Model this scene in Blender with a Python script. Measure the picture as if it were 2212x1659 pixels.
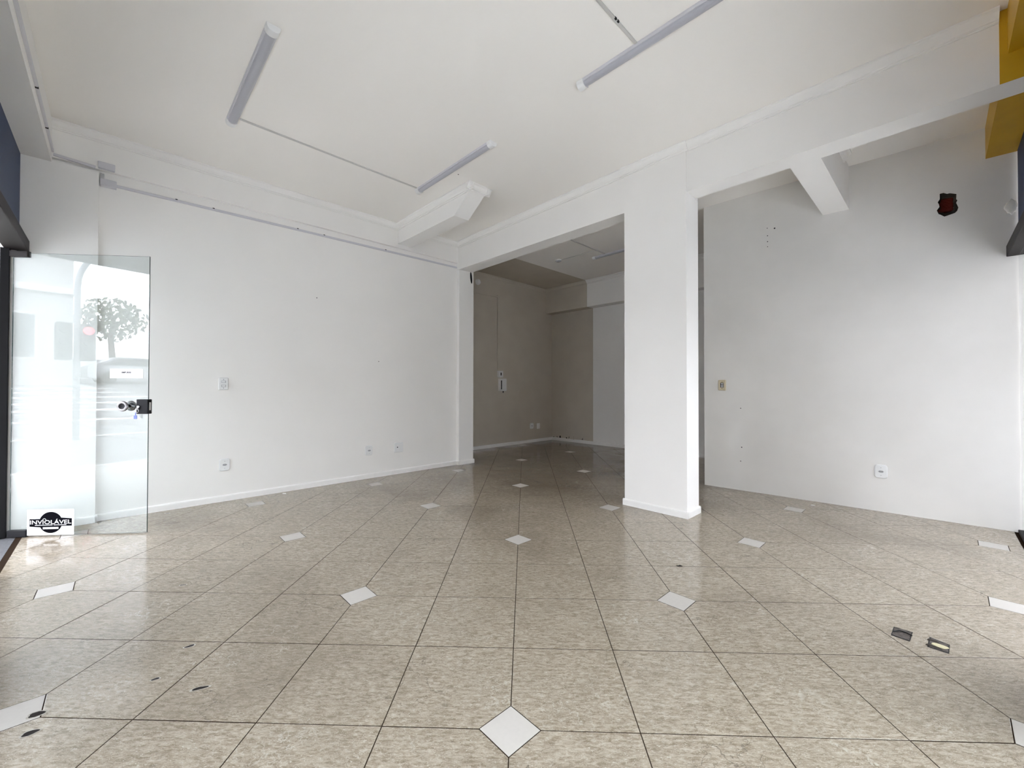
import bpy, bmesh, math, random
from mathutils import Vector, Matrix

# ------------------------------------------------------------------ scene, camera, light
scene = bpy.context.scene
for o in list(bpy.data.objects):
    bpy.data.objects.remove(o)
COL = scene.collection
random.seed(7)

T = 0.415                                   # floor tile pitch (m)
cam_data = bpy.data.cameras.new('camera')
cam_data.sensor_width = 36.0
cam_data.lens = 889.15 / 2212.0 * 36.0
cam_data.clip_start = 0.02
cam_data.clip_end = 300
cam = bpy.data.objects.new('camera', cam_data)
COL.objects.link(cam)
_r = Vector((0.99952, 0.03091, 0.0013))
_f = Vector((-0.0309, 0.99947, 0.0106)).normalized()
_r = (_r - _f * _r.dot(_f)).normalized()
_u = _r.cross(_f)
cam.matrix_world = Matrix(((_r.x, _u.x, -_f.x, 0.0465), (_r.y, _u.y, -_f.y, -1.3301),
                           (_r.z, _u.z, -_f.z, 1.0935), (0, 0, 0, 1)))
scene.camera = cam

world = bpy.data.worlds.new('overcast_sky')
scene.world = world
world.use_nodes = True
bg = world.node_tree.nodes['Background']
bg.inputs['Color'].default_value = (0.875, 0.915, 1.0, 1)
bg.inputs['Strength'].default_value = 6.0

scene.view_settings.view_transform = 'Standard'
scene.view_settings.look = 'None'
scene.view_settings.gamma = 1.0
scene.view_settings.use_curve_mapping = False
scene.view_settings.exposure = 1.28
scene.cycles.max_bounces = 7
scene.cycles.diffuse_bounces = 5
scene.cycles.glossy_bounces = 3
scene.cycles.transparent_max_bounces = 12
scene.cycles.transmission_bounces = 2
scene.cycles.use_adaptive_sampling = True
scene.cycles.adaptive_threshold = 0.25
scene.cycles.adaptive_min_samples = 16
scene.cycles.caustics_reflective = False
scene.cycles.sample_clamp_indirect = 6.0

# room frame: s runs from the left wall towards the side shop front, t from the door front inwards
O2 = Vector((-3.736, 1.667))
U2 = Vector((0.718, -0.696)).normalized()
V2 = Vector((-U2.y, U2.x))
ANG_V = math.atan2(V2.y, V2.x)              # left walls: local x runs along t
ANG_U = math.atan2(U2.y, U2.x)              # back walls: local x runs along s
H = 3.17                                    # ceiling height
SB = 5.24                                   # side shop front


def W(s, t, z=0.0):
    q = O2 + U2 * s + V2 * t
    return Vector((q.x, q.y, z))


def portal(name, s0, s1, t0, t1, z0, z1, inward):
    l = bpy.data.lights.new(name, 'AREA')
    l.shape = 'RECTANGLE'
    l.cycles.is_portal = True
    c = (W(s0, t0, z0) + W(s1, t1, z1)) / 2
    l.size = (W(s0, t0) - W(s1, t1)).length
    l.size_y = z1 - z0
    o = bpy.data.objects.new(name, l)
    COL.objects.link(o)
    o.matrix_world = Matrix.Translation(c) @ inward.to_track_quat('-Z', 'Z').to_matrix().to_4x4()
    return o


portal('door_front_portal', 0.05, SB, -0.14, -0.14, 0.0, 2.12, Vector((V2.x, V2.y, 0)))
portal('side_front_portal', SB + 0.12, SB + 0.12, -0.1, 5.44, 0.0, 2.12, Vector((-U2.x, -U2.y, 0)))

# ------------------------------------------------------------------ materials
MAT = {}


def mat(name, color, rough=0.6, metal=0.0, spec=0.5, bump=None, mottle=None, **kw):
    m = bpy.data.materials.new(name)
    m.use_nodes = True
    nt = m.node_tree
    b = nt.nodes['Principled BSDF']
    b.inputs['Base Color'].default_value = (*color, 1)
    b.inputs['Roughness'].default_value = rough
    b.inputs['Metallic'].default_value = metal
    b.inputs['Specular IOR Level'].default_value = spec
    if mottle or bump:
        geo = nt.nodes.new('ShaderNodeNewGeometry')
    if mottle:                               # (scale, amount, second colour)
        n = nt.nodes.new('ShaderNodeTexNoise')
        n.inputs['Scale'].default_value = mottle[0]
        n.inputs['Detail'].default_value = mottle[3] if len(mottle) > 3 else 1.0
        n.inputs['Roughness'].default_value = 0.6
        nt.links.new(geo.outputs['Position'], n.inputs['Vector'])
        r = nt.nodes.new('ShaderNodeMapRange')
        r.inputs['From Min'].default_value = 0.35
        r.inputs['From Max'].default_value = 0.7
        r.inputs['To Max'].default_value = mottle[1]
        nt.links.new(n.outputs['Fac'], r.inputs['Value'])
        mx = nt.nodes.new('ShaderNodeMix')
        mx.data_type = 'RGBA'
        mx.inputs['A'].default_value = (*color, 1)
        mx.inputs['B'].default_value = (*mottle[2], 1)
        nt.links.new(r.outputs['Result'], mx.inputs['Factor'])
        nt.links.new(mx.outputs['Result'], b.inputs['Base Color'])
    if bump:                                 # (scale, strength, distance)
        n2 = nt.nodes.new('ShaderNodeTexNoise')
        n2.inputs['Scale'].default_value = bump[0]
        n2.inputs['Detail'].default_value = 0.0
        nt.links.new(geo.outputs['Position'], n2.inputs['Vector'])
        bp = nt.nodes.new('ShaderNodeBump')
        bp.inputs['Strength'].default_value = bump[1]
        bp.inputs['Distance'].default_value = bump[2]
        nt.links.new(n2.outputs['Fac'], bp.inputs['Height'])
        nt.links.new(bp.outputs['Normal'], b.inputs['Normal'])
    if kw.get('matte'):                      # flat emulsion: plain diffuse reflection
        d = nt.nodes.new('ShaderNodeBsdfDiffuse')
        d.inputs['Color'].default_value = (*color, 1)
        d.name = 'Matte'
        if b.inputs['Base Color'].links:
            nt.links.new(b.inputs['Base Color'].links[0].from_socket, d.inputs['Color'])
        nt.links.new(d.outputs[0], nt.nodes['Material Output'].inputs['Surface'])
        nt.nodes.remove(b)
    MAT[name] = m
    return m


mat('wall_paint', (0.88, 0.86, 0.83), 0.6, mottle=(2.2, 0.3, (0.83, 0.81, 0.78)), matte=True)
mat('right_wall_paint', (0.79, 0.77, 0.735), 0.6, mottle=(1.6, 0.6, (0.70, 0.68, 0.645), 3.0), matte=True)  # mottled and toned darker than the other walls, for the right wall
mat('ceiling_paint', (0.90, 0.87, 0.825), 0.7, matte=True)
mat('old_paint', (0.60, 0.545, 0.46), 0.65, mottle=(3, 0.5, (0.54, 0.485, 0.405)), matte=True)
mat('trim_paint', (0.88, 0.862, 0.835), 0.5, spec=0.3, mottle=(14, 0.22, (0.80, 0.78, 0.75)))
mat('yellow_paint', (0.62, 0.36, 0.012), 0.5, mottle=(6, 0.5, (0.54, 0.30, 0.01)))
mat('plastic_white', (0.80, 0.80, 0.79), 0.4, spec=0.35)
mat('plastic_grey', (0.42, 0.42, 0.43), 0.4)
mat('plastic_lilac', (0.62, 0.61, 0.64), 0.4)
mat('diffuser', (0.45, 0.45, 0.49), 0.3)
mat('duct_grey', (0.56, 0.545, 0.52), 0.5, spec=0.3)
mat('plastic_beige', (0.60, 0.52, 0.36), 0.4)
mat('plastic_black', (0.008, 0.008, 0.010), 0.45, spec=0.2)
mat('dark_hole', (0.01, 0.009, 0.008), 0.9)
mat('frame_black', (0.006, 0.006, 0.007), 0.5, spec=0.15)
mat('frame_brown', (0.018, 0.015, 0.014), 0.55, spec=0.2)
mat('blue_panel', (0.022, 0.042, 0.10), 0.5, spec=0.3)
mat('chrome', (0.75, 0.75, 0.75), 0.15, metal=1.0)
mat('steel_dark', (0.28, 0.27, 0.27), 0.25, metal=0.8)
mat('paper', (0.86, 0.87, 0.90), 0.6)
mat('ink_black', (0.006, 0.006, 0.008), 0.6, matte=True)
mat('ink_grey', (0.25, 0.25, 0.27), 0.6)
mat('tag_blue', (0.16, 0.20, 0.50), 0.5)
mat('glass_edge', (0.03, 0.06, 0.055), 0.15)
mat('grout', (0.030, 0.020, 0.014), 0.85, matte=True)
mat('inset_white', (0.53, 0.495, 0.45), 0.35, spec=0.3, mottle=(60, 0.3, (0.48, 0.45, 0.41)))
mat('brick_red', (0.10, 0.014, 0.010), 0.9, spec=0.1, bump=(90, 0.6, 0.004))
mat('mortar', (0.055, 0.045, 0.036), 0.95, spec=0.1, bump=(60, 0.8, 0.006))
mat('mortar_pale', (0.58, 0.52, 0.33), 0.9)
mat('recess_dirt', (0.060, 0.047, 0.038), 0.8, bump=(70, 0.8, 0.006), mottle=(40, 0.8, (0.11, 0.09, 0.075)))
mat('scrap_dark', (0.022, 0.018, 0.016), 0.8, spec=0.2)
mat('chip_rim', (0.40, 0.365, 0.31), 0.7, spec=0.2)
mat('flake_white', (0.78, 0.76, 0.71), 0.8)
mat('granite_dark', (0.10, 0.10, 0.105), 0.35, mottle=(80, 0.8, (0.20, 0.20, 0.21)))
mat('column_paint', (0.20, 0.20, 0.20), 0.6, matte=True)
mat('pavement', (0.62, 0.61, 0.59), 0.85, mottle=(3, 0.6, (0.54, 0.53, 0.51)), matte=True)
mat('asphalt', (0.26, 0.26, 0.265), 0.9, mottle=(2, 0.6, (0.32, 0.32, 0.32)), matte=True)
mat('road_white', (0.75, 0.75, 0.74), 0.8)
mat('facade_grey', (0.46, 0.45, 0.44), 0.8, mottle=(1, 0.5, (0.38, 0.37, 0.36)), matte=True)
mat('added_facade_pale', (0.62, 0.61, 0.59), 0.8, matte=True)
mat('sky_block_grey', (0.36, 0.34, 0.32), 0.8, matte=True)
mat('facade_trim', (0.62, 0.62, 0.62), 0.7, matte=True)
mat('window_dark', (0.05, 0.06, 0.07), 0.1)
mat('pole_grey', (0.30, 0.31, 0.33), 0.5)
mat('signal_black', (0.015, 0.015, 0.016), 0.5)
mat('leaf_green', (0.045, 0.085, 0.03), 0.7, matte=True)
mat('bark', (0.11, 0.08, 0.06), 0.9)
mat('car_paint', (0.50, 0.51, 0.53), 0.3)
mat('car_glass', (0.02, 0.025, 0.03), 0.08)
mat('rubber', (0.015, 0.015, 0.015), 0.8)
m = mat('red_lamp', (0.5, 0.02, 0.02), 0.4)
m.node_tree.nodes['Principled BSDF'].inputs['Emission Color'].default_value = (1.0, 0.05, 0.08, 1)
m.node_tree.nodes['Principled BSDF'].inputs['Emission Strength'].default_value = 9.0


def wall_with_mould():
    """old paint with dark mould creeping up from the skirting"""
    m = MAT['old_paint'].copy()
    m.name = 'old_paint_mould'
    nt = m.node_tree
    b = nt.nodes['Matte']
    src = b.inputs['Color'].links[0].from_socket
    geo = nt.nodes.new('ShaderNodeNewGeometry')
    sep = nt.nodes.new('ShaderNodeSeparateXYZ')
    nt.links.new(geo.outputs['Position'], sep.inputs[0])
    n = nt.nodes.new('ShaderNodeTexNoise')
    n.inputs['Scale'].default_value = 16
    n.inputs['Detail'].default_value = 5
    nt.links.new(geo.outputs['Position'], n.inputs['Vector'])
    hr = nt.nodes.new('ShaderNodeMapRange')
    hr.inputs['From Min'].default_value = 0.06
    hr.inputs['From Max'].default_value = 0.20
    hr.inputs['To Min'].default_value = 0.56
    hr.inputs['To Max'].default_value = 0.80
    nt.links.new(sep.outputs['Z'], hr.inputs['Value'])
    gt = nt.nodes.new('ShaderNodeMath')
    gt.operation = 'GREATER_THAN'
    nt.links.new(n.outputs['Fac'], gt.inputs[0])
    nt.links.new(hr.outputs['Result'], gt.inputs[1])
    mx = nt.nodes.new('ShaderNodeMix')
    mx.data_type = 'RGBA'
    mx.inputs['B'].default_value = (0.03, 0.027, 0.02, 1)
    nt.links.new(gt.outputs[0], mx.inputs['Factor'])
    nt.links.new(src, mx.inputs['A'])
    nt.links.new(mx.outputs['Result'], b.inputs['Color'])
    MAT['old_paint_mould'] = m


wall_with_mould()


def glass_material(name, tint):
    m = bpy.data.materials.new(name)
    m.use_nodes = True
    nt = m.node_tree
    nt.nodes.clear()
    out = nt.nodes.new('ShaderNodeOutputMaterial')
    tr = nt.nodes.new('ShaderNodeBsdfTransparent')
    tr.inputs['Color'].default_value = (*tint, 1)
    gl = nt.nodes.new('ShaderNodeBsdfGlossy')
    gl.inputs['Roughness'].default_value = 0.0
    gl.inputs['Color'].default_value = (1, 1, 1, 1)
    # Schlick reflectance from the angle to the pane, the same for both faces (no inner total reflection)
    lw = nt.nodes.new('ShaderNodeLayerWeight')
    lw.inputs['Blend'].default_value = 0.5
    pw = nt.nodes.new('ShaderNodeMath')
    pw.operation = 'POWER'
    pw.inputs[1].default_value = 5.0
    nt.links.new(lw.outputs['Facing'], pw.inputs[0])
    ma = nt.nodes.new('ShaderNodeMath')
    ma.operation = 'MULTIPLY_ADD'
    ma.inputs[1].default_value = 0.957
    ma.inputs[2].default_value = 0.043
    nt.links.new(pw.outputs[0], ma.inputs[0])
    mx = nt.nodes.new('ShaderNodeMixShader')
    nt.links.new(ma.outputs[0], mx.inputs[0])
    nt.links.new(tr.outputs[0], mx.inputs[1])
    nt.links.new(gl.outputs[0], mx.inputs[2])
    nt.links.new(mx.outputs[0], out.inputs['Surface'])
    MAT[name] = m


glass_material('clear_glass', (0.952, 0.976, 0.978))
glass_material('dimming_glass', (0.78, 0.79, 0.80))  # tint added to dim the daylight through the door-front panes
glass_material('side_dimming_glass', (0.85, 0.86, 0.87))  # weaker added tint, dims the side pane next to the right wall


def tile_material():
    m = bpy.data.materials.new('marbled_tile')
    m.use_nodes = True
    nt = m.node_tree
    N, L = nt.nodes, nt.links
    b = N['Principled BSDF']
    geo = N.new('ShaderNodeNewGeometry')
    info = N.new('ShaderNodeObjectInfo')
    off = N.new('ShaderNodeVectorMath')
    off.operation = 'MULTIPLY_ADD'
    cmb = N.new('ShaderNodeCombineXYZ')
    for k in range(3):
        L.new(info.outputs['Random'], cmb.inputs[k])
    off.inputs[1].default_value = (37.0, 91.0, 13.0)
    L.new(cmb.outputs[0], off.inputs[0])
    L.new(geo.outputs['Position'], off.inputs[2])

    def noise(scale_xyz, scale, detail, rough, dist=0.0, src=None):
        mp = N.new('ShaderNodeMapping')
        mp.inputs['Scale'].default_value = scale_xyz
        L.new(src or off.outputs[0], mp.inputs['Vector'])
        n = N.new('ShaderNodeTexNoise')
        n.inputs['Scale'].default_value = scale
        n.inputs['Detail'].default_value = detail
        n.inputs['Roughness'].default_value = rough
        n.inputs['Distortion'].default_value = dist
        L.new(mp.outputs[0], n.inputs['Vector'])
        return n.outputs['Fac']

    def rng(v, a, bb, c=0.0, d=1.0):
        r = N.new('ShaderNodeMapRange')
        r.inputs['From Min'].default_value = a
        r.inputs['From Max'].default_value = bb
        r.inputs['To Min'].default_value = c
        r.inputs['To Max'].default_value = d
        L.new(v, r.inputs['Value'])
        return r.outputs['Result']

    def mixc(fac, a, bcol):
        x = N.new('ShaderNodeMix')
        x.data_type = 'RGBA'
        L.new(fac, x.inputs['Factor'])
        for sock, val in (('A', a), ('B', bcol)):
            if isinstance(val, tuple):
                x.inputs[sock].default_value = (*val, 1)
            else:
                L.new(val, x.inputs[sock])
        return x.outputs['Result']

    streak = noise((1.0, 3.0, 1.0), 30, 7, 0.74, 0.5)
    c = mixc(rng(streak, 0.38, 0.62), (0.215, 0.170, 0.118), (0.450, 0.388, 0.305))
    cloud = noise((1, 1, 1), 7, 4, 0.55)
    c = mixc(rng(cloud, 0.35, 0.70, 0, 0.35), c, (0.258, 0.215, 0.158))
    fleck = noise((1.0, 2.2, 1.0), 70, 5, 0.6, 2.6)
    c = mixc(rng(fleck, 0.58, 0.64, 0, 0.8), c, (0.550, 0.498, 0.416))
    dark = noise((1.0, 2.6, 1.0), 60, 5, 0.62, 2.2)
    c = mixc(rng(dark, 0.60, 0.66, 0, 0.75), c, (0.150, 0.117, 0.083))
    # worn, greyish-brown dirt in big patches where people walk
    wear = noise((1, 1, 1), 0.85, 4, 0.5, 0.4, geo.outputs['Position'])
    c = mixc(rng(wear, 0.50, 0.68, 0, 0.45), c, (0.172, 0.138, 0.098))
    # trodden dirt plus the dim back-room reflection painted into the colour
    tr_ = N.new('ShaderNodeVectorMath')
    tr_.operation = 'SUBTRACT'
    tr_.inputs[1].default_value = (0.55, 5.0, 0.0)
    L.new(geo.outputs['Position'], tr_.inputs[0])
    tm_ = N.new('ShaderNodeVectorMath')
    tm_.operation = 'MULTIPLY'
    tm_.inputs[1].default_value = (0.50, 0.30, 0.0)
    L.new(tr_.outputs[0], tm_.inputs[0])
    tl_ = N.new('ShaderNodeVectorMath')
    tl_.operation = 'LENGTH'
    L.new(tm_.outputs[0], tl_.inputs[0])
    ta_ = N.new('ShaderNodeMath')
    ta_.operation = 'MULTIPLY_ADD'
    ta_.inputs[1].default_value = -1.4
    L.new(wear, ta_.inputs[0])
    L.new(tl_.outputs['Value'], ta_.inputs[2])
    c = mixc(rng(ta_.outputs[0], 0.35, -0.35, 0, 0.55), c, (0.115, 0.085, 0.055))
    # fine dark scratches
    vor = N.new('ShaderNodeTexVoronoi')
    vor.feature = 'DISTANCE_TO_EDGE'
    vor.inputs['Scale'].default_value = 5.5
    wob = N.new('ShaderNodeTexNoise')
    wob.inputs['Scale'].default_value = 9
    wob.inputs['Detail'].default_value = 4
    L.new(geo.outputs['Position'], wob.inputs['Vector'])
    add = N.new('ShaderNodeVectorMath')
    add.operation = 'MULTIPLY_ADD'
    add.inputs[1].default_value = (0.35, 0.35, 0.0)
    L.new(wob.outputs['Color'], add.inputs[0])
    L.new(geo.outputs['Position'], add.inputs[2])
    L.new(add.outputs[0], vor.inputs['Vector'])
    line = rng(vor.outputs['Distance'], 0.0, 0.012, 1.0, 0.0)
    gate = noise((1, 1, 1), 2.3, 2, 0.5, 0.0, geo.outputs['Position'])
    mul = N.new('ShaderNodeMath')
    mul.operation = 'MULTIPLY'
    L.new(line, mul.inputs[0])
    L.new(rng(gate, 0.54, 0.64, 0, 0.75), mul.inputs[1])
    c = mixc(mul.outputs[0], c, (0.10, 0.08, 0.06))
    # pale curly veins
    vor2 = N.new('ShaderNodeTexVoronoi')
    vor2.feature = 'DISTANCE_TO_EDGE'
    vor2.inputs['Scale'].default_value = 9.0
    add2 = N.new('ShaderNodeVectorMath')
    add2.operation = 'MULTIPLY_ADD'
    add2.inputs[1].default_value = (0.5, 0.5, 0.0)
    L.new(wob.outputs['Color'], add2.inputs[0])
    L.new(off.outputs[0], add2.inputs[2])
    L.new(add2.outputs[0], vor2.inputs['Vector'])
    vein = rng(vor2.outputs['Distance'], 0.004, 0.022, 1.0, 0.0)
    mul2 = N.new('ShaderNodeMath')
    mul2.operation = 'MULTIPLY'
    L.new(vein, mul2.inputs[0])
    L.new(rng(gate, 0.50, 0.36, 0, 0.5), mul2.inputs[1])
    c = mixc(mul2.outputs[0], c, (0.58, 0.54, 0.46))
    L.new(c, b.inputs['Base Color'])
    rough = noise((1, 1, 1), 3.0, 4, 0.6, 0.2, geo.outputs['Position'])
    L.new(rng(rough, 0.35, 0.70, 0.10, 0.22), b.inputs['Roughness'])
    b.inputs['Specular IOR Level'].default_value = 0.5
    bp = N.new('ShaderNodeBump')
    bp.inputs['Strength'].default_value = 0.10
    bp.inputs['Distance'].default_value = 0.001
    L.new(noise((1, 1, 1), 12, 2, 0.5), bp.inputs['Height'])
    L.new(bp.outputs['Normal'], b.inputs['Normal'])
    MAT['tile'] = m


tile_material()


# ------------------------------------------------------------------ mesh helpers
def link(name, me, material=None, parent=None, loc=None, rotz=None):
    o = bpy.data.objects.new(name, me)
    COL.objects.link(o)
    if material is not None:
        for mm in (material if isinstance(material, (list, tuple)) else [material]):
            me.materials.append(MAT[mm])
    if parent is not None:
        o.parent = parent
    if loc is not None:
        o.location = loc
    if rotz is not None:
        o.rotation_euler = (0, 0, rotz)
    return o


def tag(o, label=None, category=None, group=None, kind=None):
    for k, val in (('label', label), ('category', category), ('group', group), ('kind', kind)):
        if val:
            o[k] = val
    return o


def to_mesh(bm, name='mesh', smooth=False):
    bmesh.ops.recalc_face_normals(bm, faces=bm.faces)
    me = bpy.data.meshes.new(name)
    bm.to_mesh(me)
    bm.free()
    if smooth:
        for p in me.polygons:
            p.use_smooth = True
    return me


def prism(bm, pts, z0, z1, mi=0):
    """closed prism over a plan polygon given as (x, y) points; z0/z1 may be per-point lists"""
    n = len(pts)
    zl = z0 if isinstance(z0, (list, tuple)) else [z0] * n
    zh = z1 if isinstance(z1, (list, tuple)) else [z1] * n
    lo = [bm.verts.new((p[0], p[1], zl[i])) for i, p in enumerate(pts)]
    hi = [bm.verts.new((p[0], p[1], zh[i])) for i, p in enumerate(pts)]
    fs = [bm.faces.new(lo[::-1]), bm.faces.new(hi)]
    for i in range(n):
        j = (i + 1) % n
        fs.append(bm.faces.new((lo[i], lo[j], hi[j], hi[i])))
    for f in fs:
        f.material_index = mi
    return fs


def stbox(bm, s0, s1, t0, t1, z0, z1, mi=0):
    pts = [W(s0, t0), W(s1, t0), W(s1, t1), W(s0, t1)]
    return prism(bm, [(p.x, p.y) for p in pts], z0, z1, mi)


def box(bm, x0, x1, y0, y1, z0, z1, mi=0):
    return prism(bm, [(x0, y0), (x1, y0), (x1, y1), (x0, y1)], z0, z1, mi)


def bbox_mesh(x0, x1, y0, y1, z0, z1, bev=0.0, seg=2):
    bm = bmesh.new()
    box(bm, x0, x1, y0, y1, z0, z1)
    if bev:
        bmesh.ops.bevel(bm, geom=list(bm.edges), offset=bev, segments=seg, affect='EDGES', profile=0.5)
    return to_mesh(bm)


def plate_mesh(w, h, d, r=0.012, dome=0.004, seg=5, bulge=0.0):
    """rounded cover plate standing proud of a wall: local x = along wall, -y = out of wall, z = up"""
    bm = bmesh.new()
    ring = []
    for (cx, cz, a0) in ((w / 2 - r, h / 2 - r, 0), (-w / 2 + r, h / 2 - r, 90), (-w / 2 + r, -h / 2 + r, 180), (w / 2 - r, -h / 2 + r, 270)):
        for k in range(seg + 1):
            a = math.radians(a0 + 90 * k / seg)
            ring.append((cx + r * math.cos(a), cz + r * math.sin(a)))
    if bulge:
        ring = [(x + bulge * math.copysign(1, x) * (1 - (2 * z / h) ** 2), z + bulge * 0.6 * math.copysign(1, z) * (1 - (2 * x / w) ** 2)) for x, z in ring]
    rows = []
    for (k, y) in ((1.0, 0.0), (1.0, -(d - dome)), (1.0 - 2 * dome * 0.35 / min(w, h), -(d - dome * 0.3)), (1.0 - 2 * dome / min(w, h), -d)):
        rows.append([bm.verts.new((x * k, y, z * k)) for x, z in ring])
    n = len(ring)
    for a, b2 in zip(rows, rows[1:]):
        for i in range(n):
            bm.faces.new((a[i], a[(i + 1) % n], b2[(i + 1) % n], b2[i]))
    bm.faces.new(rows[-1])
    bm.faces.new(rows[0][::-1])
    return to_mesh(bm)


def cyl(bm, c, axis, r0, r1=None, seg=20):
    """cylinder or cone frustum from c along axis vector"""
    c, axis = Vector(c), Vector(axis)
    r1 = r0 if r1 is None else r1
    z = axis.normalized()
    x = z.orthogonal().normalized()
    y = z.cross(x)
    a, b2 = [], []
    for k in range(seg):
        d = x * math.cos(2 * math.pi * k / seg) + y * math.sin(2 * math.pi * k / seg)
        a.append(bm.verts.new(c + d * r0))
        b2.append(bm.verts.new(c + axis + d * r1))
    for k in range(seg):
        bm.faces.new((a[k], a[(k + 1) % seg], b2[(k + 1) % seg], b2[k]))
    bm.faces.new(a[::-1])
    bm.faces.new(b2)


def tube(bm, pts, r, seg=10, radii=None):
    pts = [Vector(p) for p in pts]
    rings = []
    prev = None
    for i, p in enumerate(pts):
        d = (pts[min(i + 1, len(pts) - 1)] - pts[max(i - 1, 0)]).normalized()
        x = d.orthogonal().normalized() if prev is None else (prev - d * prev.dot(d)).normalized()
        prev = x
        y = d.cross(x)
        rr = radii[i] if radii else r
        rings.append([bm.verts.new(p + (x * math.cos(2 * math.pi * k / seg) + y * math.sin(2 * math.pi * k / seg)) * rr) for k in range(seg)])
    for a, b2 in zip(rings, rings[1:]):
        for k in range(seg):
            bm.faces.new((a[k], a[(k + 1) % seg], b2[(k + 1) % seg], b2[k]))
    bm.faces.new(rings[0][::-1])
    bm.faces.new(rings[-1])


def sweep_profile(bm, prof, p0, p1, out, mi=0):
    """extrude a (d, z) profile from p0 to p1; d is measured along 'out'"""
    p0, p1, out = Vector(p0), Vector(p1), Vector(out)
    a = [bm.verts.new(p0 + out * d + Vector((0, 0, z))) for d, z in prof]
    b2 = [bm.verts.new(p1 + out * d + Vector((0, 0, z))) for d, z in prof]
    n = len(prof)
    for i in range(n):
        f = bm.faces.new((a[i], a[(i + 1) % n], b2[(i + 1) % n], b2[i]))
        f.material_index = mi
    bm.faces.new(a[::-1])
    bm.faces.new(b2)


def empty(name, loc, rotz=0.0):
    o = bpy.data.objects.new(name, None)
    o.empty_display_size = 0.05
    COL.objects.link(o)
    o.location = loc
    o.rotation_euler = (0, 0, rotz)
    return o


def structure(name, me, material):
    return tag(link(name, me, material), kind='structure')


U3 = Vector((U2.x, U2.y, 0))
V3 = Vector((V2.x, V2.y, 0))

# ------------------------------------------------------------------ floor
bm = bmesh.new()
prism(bm, [(p.x, p.y) for p in (W(-1.1, 4.0), W(-1.1, 7.4), W(6.2, 7.4), W(6.2, 5.3), W(5.3, 5.3), W(5.3, -0.02), W(-0.12, -0.02), W(-0.12, 4.0))], -0.12, -0.0007)
floor = structure('floor', to_mesh(bm, 'floor_bed'), 'grout')

FX = 889.15


def project(p):
    v = p - cam.matrix_world.translation
    z = v.dot(_f)
    if z < 0.05:
        return None
    return (1106 + FX * v.dot(_r) / z, 829.5 - FX * v.dot(_u) / z)


def clip_half(poly, a, b2, c):
    """keep the part of a convex polygon with a*x + b*y >= c"""
    out = []
    for i, p in enumerate(poly):
        q = poly[(i + 1) % len(poly)]
        dp, dq = a * p[0] + b2 * p[1] - c, a * q[0] + b2 * q[1] - c
        if dp >= 0:
            out.append(p)
        if (dp >= 0) != (dq >= 0):
            k = dp / (dp - dq)
            out.append((p[0] + (q[0] - p[0]) * k, p[1] + (q[1] - p[1]) * k))
    return out


def has_inset(i, j):
    return i % 2 == 0 and j % 2 == 0 and (i // 2 + j // 2) % 2 == 0


HD = 0.2394 * T                              # half diagonal of a white inset
GAP = 0.0017


def piece(bm, poly, cx, cy, zoff=0.0):
    """one tile: outline already trimmed for the joint, with a tiny eased edge"""
    n = len(poly)
    top = [(x + (cx - x) * 0.004, y + (cy - y) * 0.004) for x, y in poly]
    lo = [bm.verts.new((x - cx, y - cy, -0.008)) for x, y in poly]
    mid = [bm.verts.new((x - cx, y - cy, -0.0006 + zoff)) for x, y in poly]
    hi = [bm.verts.new((x - cx, y - cy, zoff)) for x, y in top]
    for a, b2 in ((lo, mid), (mid, hi)):
        for i in range(n):
            bm.faces.new((a[i], a[(i + 1) % n], b2[(i + 1) % n], b2[i]))
    bm.faces.new(hi)


def shrink(poly, g):
    """inset a convex polygon (counter-clockwise) by g"""
    n = len(poly)
    res = poly
    for i in range(n):
        p, q = poly[i], poly[(i + 1) % n]
        dx, dy = q[0] - p[0], q[1] - p[1]
        l = math.hypot(dx, dy)
        if l < 1e-6:
            continue
        a, b2 = -dy / l, dx / l
        res = clip_half(res, a, b2, a * p[0] + b2 * p[1] + g)
        if len(res) < 3:
            return []
    return res


def room_contains(x, y):
    r = Vector((x, y)) - O2
    s, t = r.dot(U2), r.dot(V2)
    main = -0.30 < s < SB + 0.25 and -0.25 < t < 5.55 and not (s < 3.0 and t > 4.3)
    back = -1.28 < s < 3.6 and 4.0 <= t < 7.6
    return main or back


def to_front(poly):
    """cut at the two shop fronts"""
    poly = clip_half(poly, V2.x, V2.y, O2.dot(V2) + 0.012)
    if len(poly) >= 3:
        poly = clip_half(poly, -U2.x, -U2.y, -(O2.dot(U2) + SB - 0.03))
    return poly


tile_cache = {}
tiles, rest = [], []
for i in range(-16, 20):
    for j in range(-6, 26):
        poly = []
        key = []
        for (ci, cj, e) in ((i, j, ((0, 1), (1, 0))), (i + 1, j, ((-1, 0), (0, 1))), (i + 1, j + 1, ((0, -1), (-1, 0))), (i, j + 1, ((1, 0), (0, -1)))):
            if has_inset(ci, cj):
                key.append((ci - i, cj - j))
                for ex, ey in e:
                    poly.append((ci * T + ex * HD, cj * T + ey * HD))
            else:
                poly.append((ci * T, cj * T))
        cx, cy = (i + 0.5) * T, (j + 0.5) * T
        if not room_contains(cx, cy):
            continue
        cut = to_front(poly)
        if len(cut) < 3:
            continue
        clipped = any(abs(a[0] - b2[0]) + abs(a[1] - b2[1]) > 1e-6 for a, b2 in zip(cut, poly)) or len(cut) != len(poly)
        cut = shrink(cut, GAP)
        if len(cut) < 3:
            continue
        pr = [project(Vector((x, y, 0))) for x, y in cut]
        vis = all(p is not None for p in pr) and any(-20 < p[0] < 2232 and p[1] < 1700 for p in pr)
        if any(p is None for p in pr):
            vis = any(p is not None and -20 < p[0] < 2232 and p[1] < 1700 for p in pr)
        tall = vis and (max(p[1] for p in pr if p) - min(p[1] for p in pr if p)) > 7
        (tiles if tall else rest).append((cut, cx, cy, None if clipped else tuple(key)))
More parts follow.
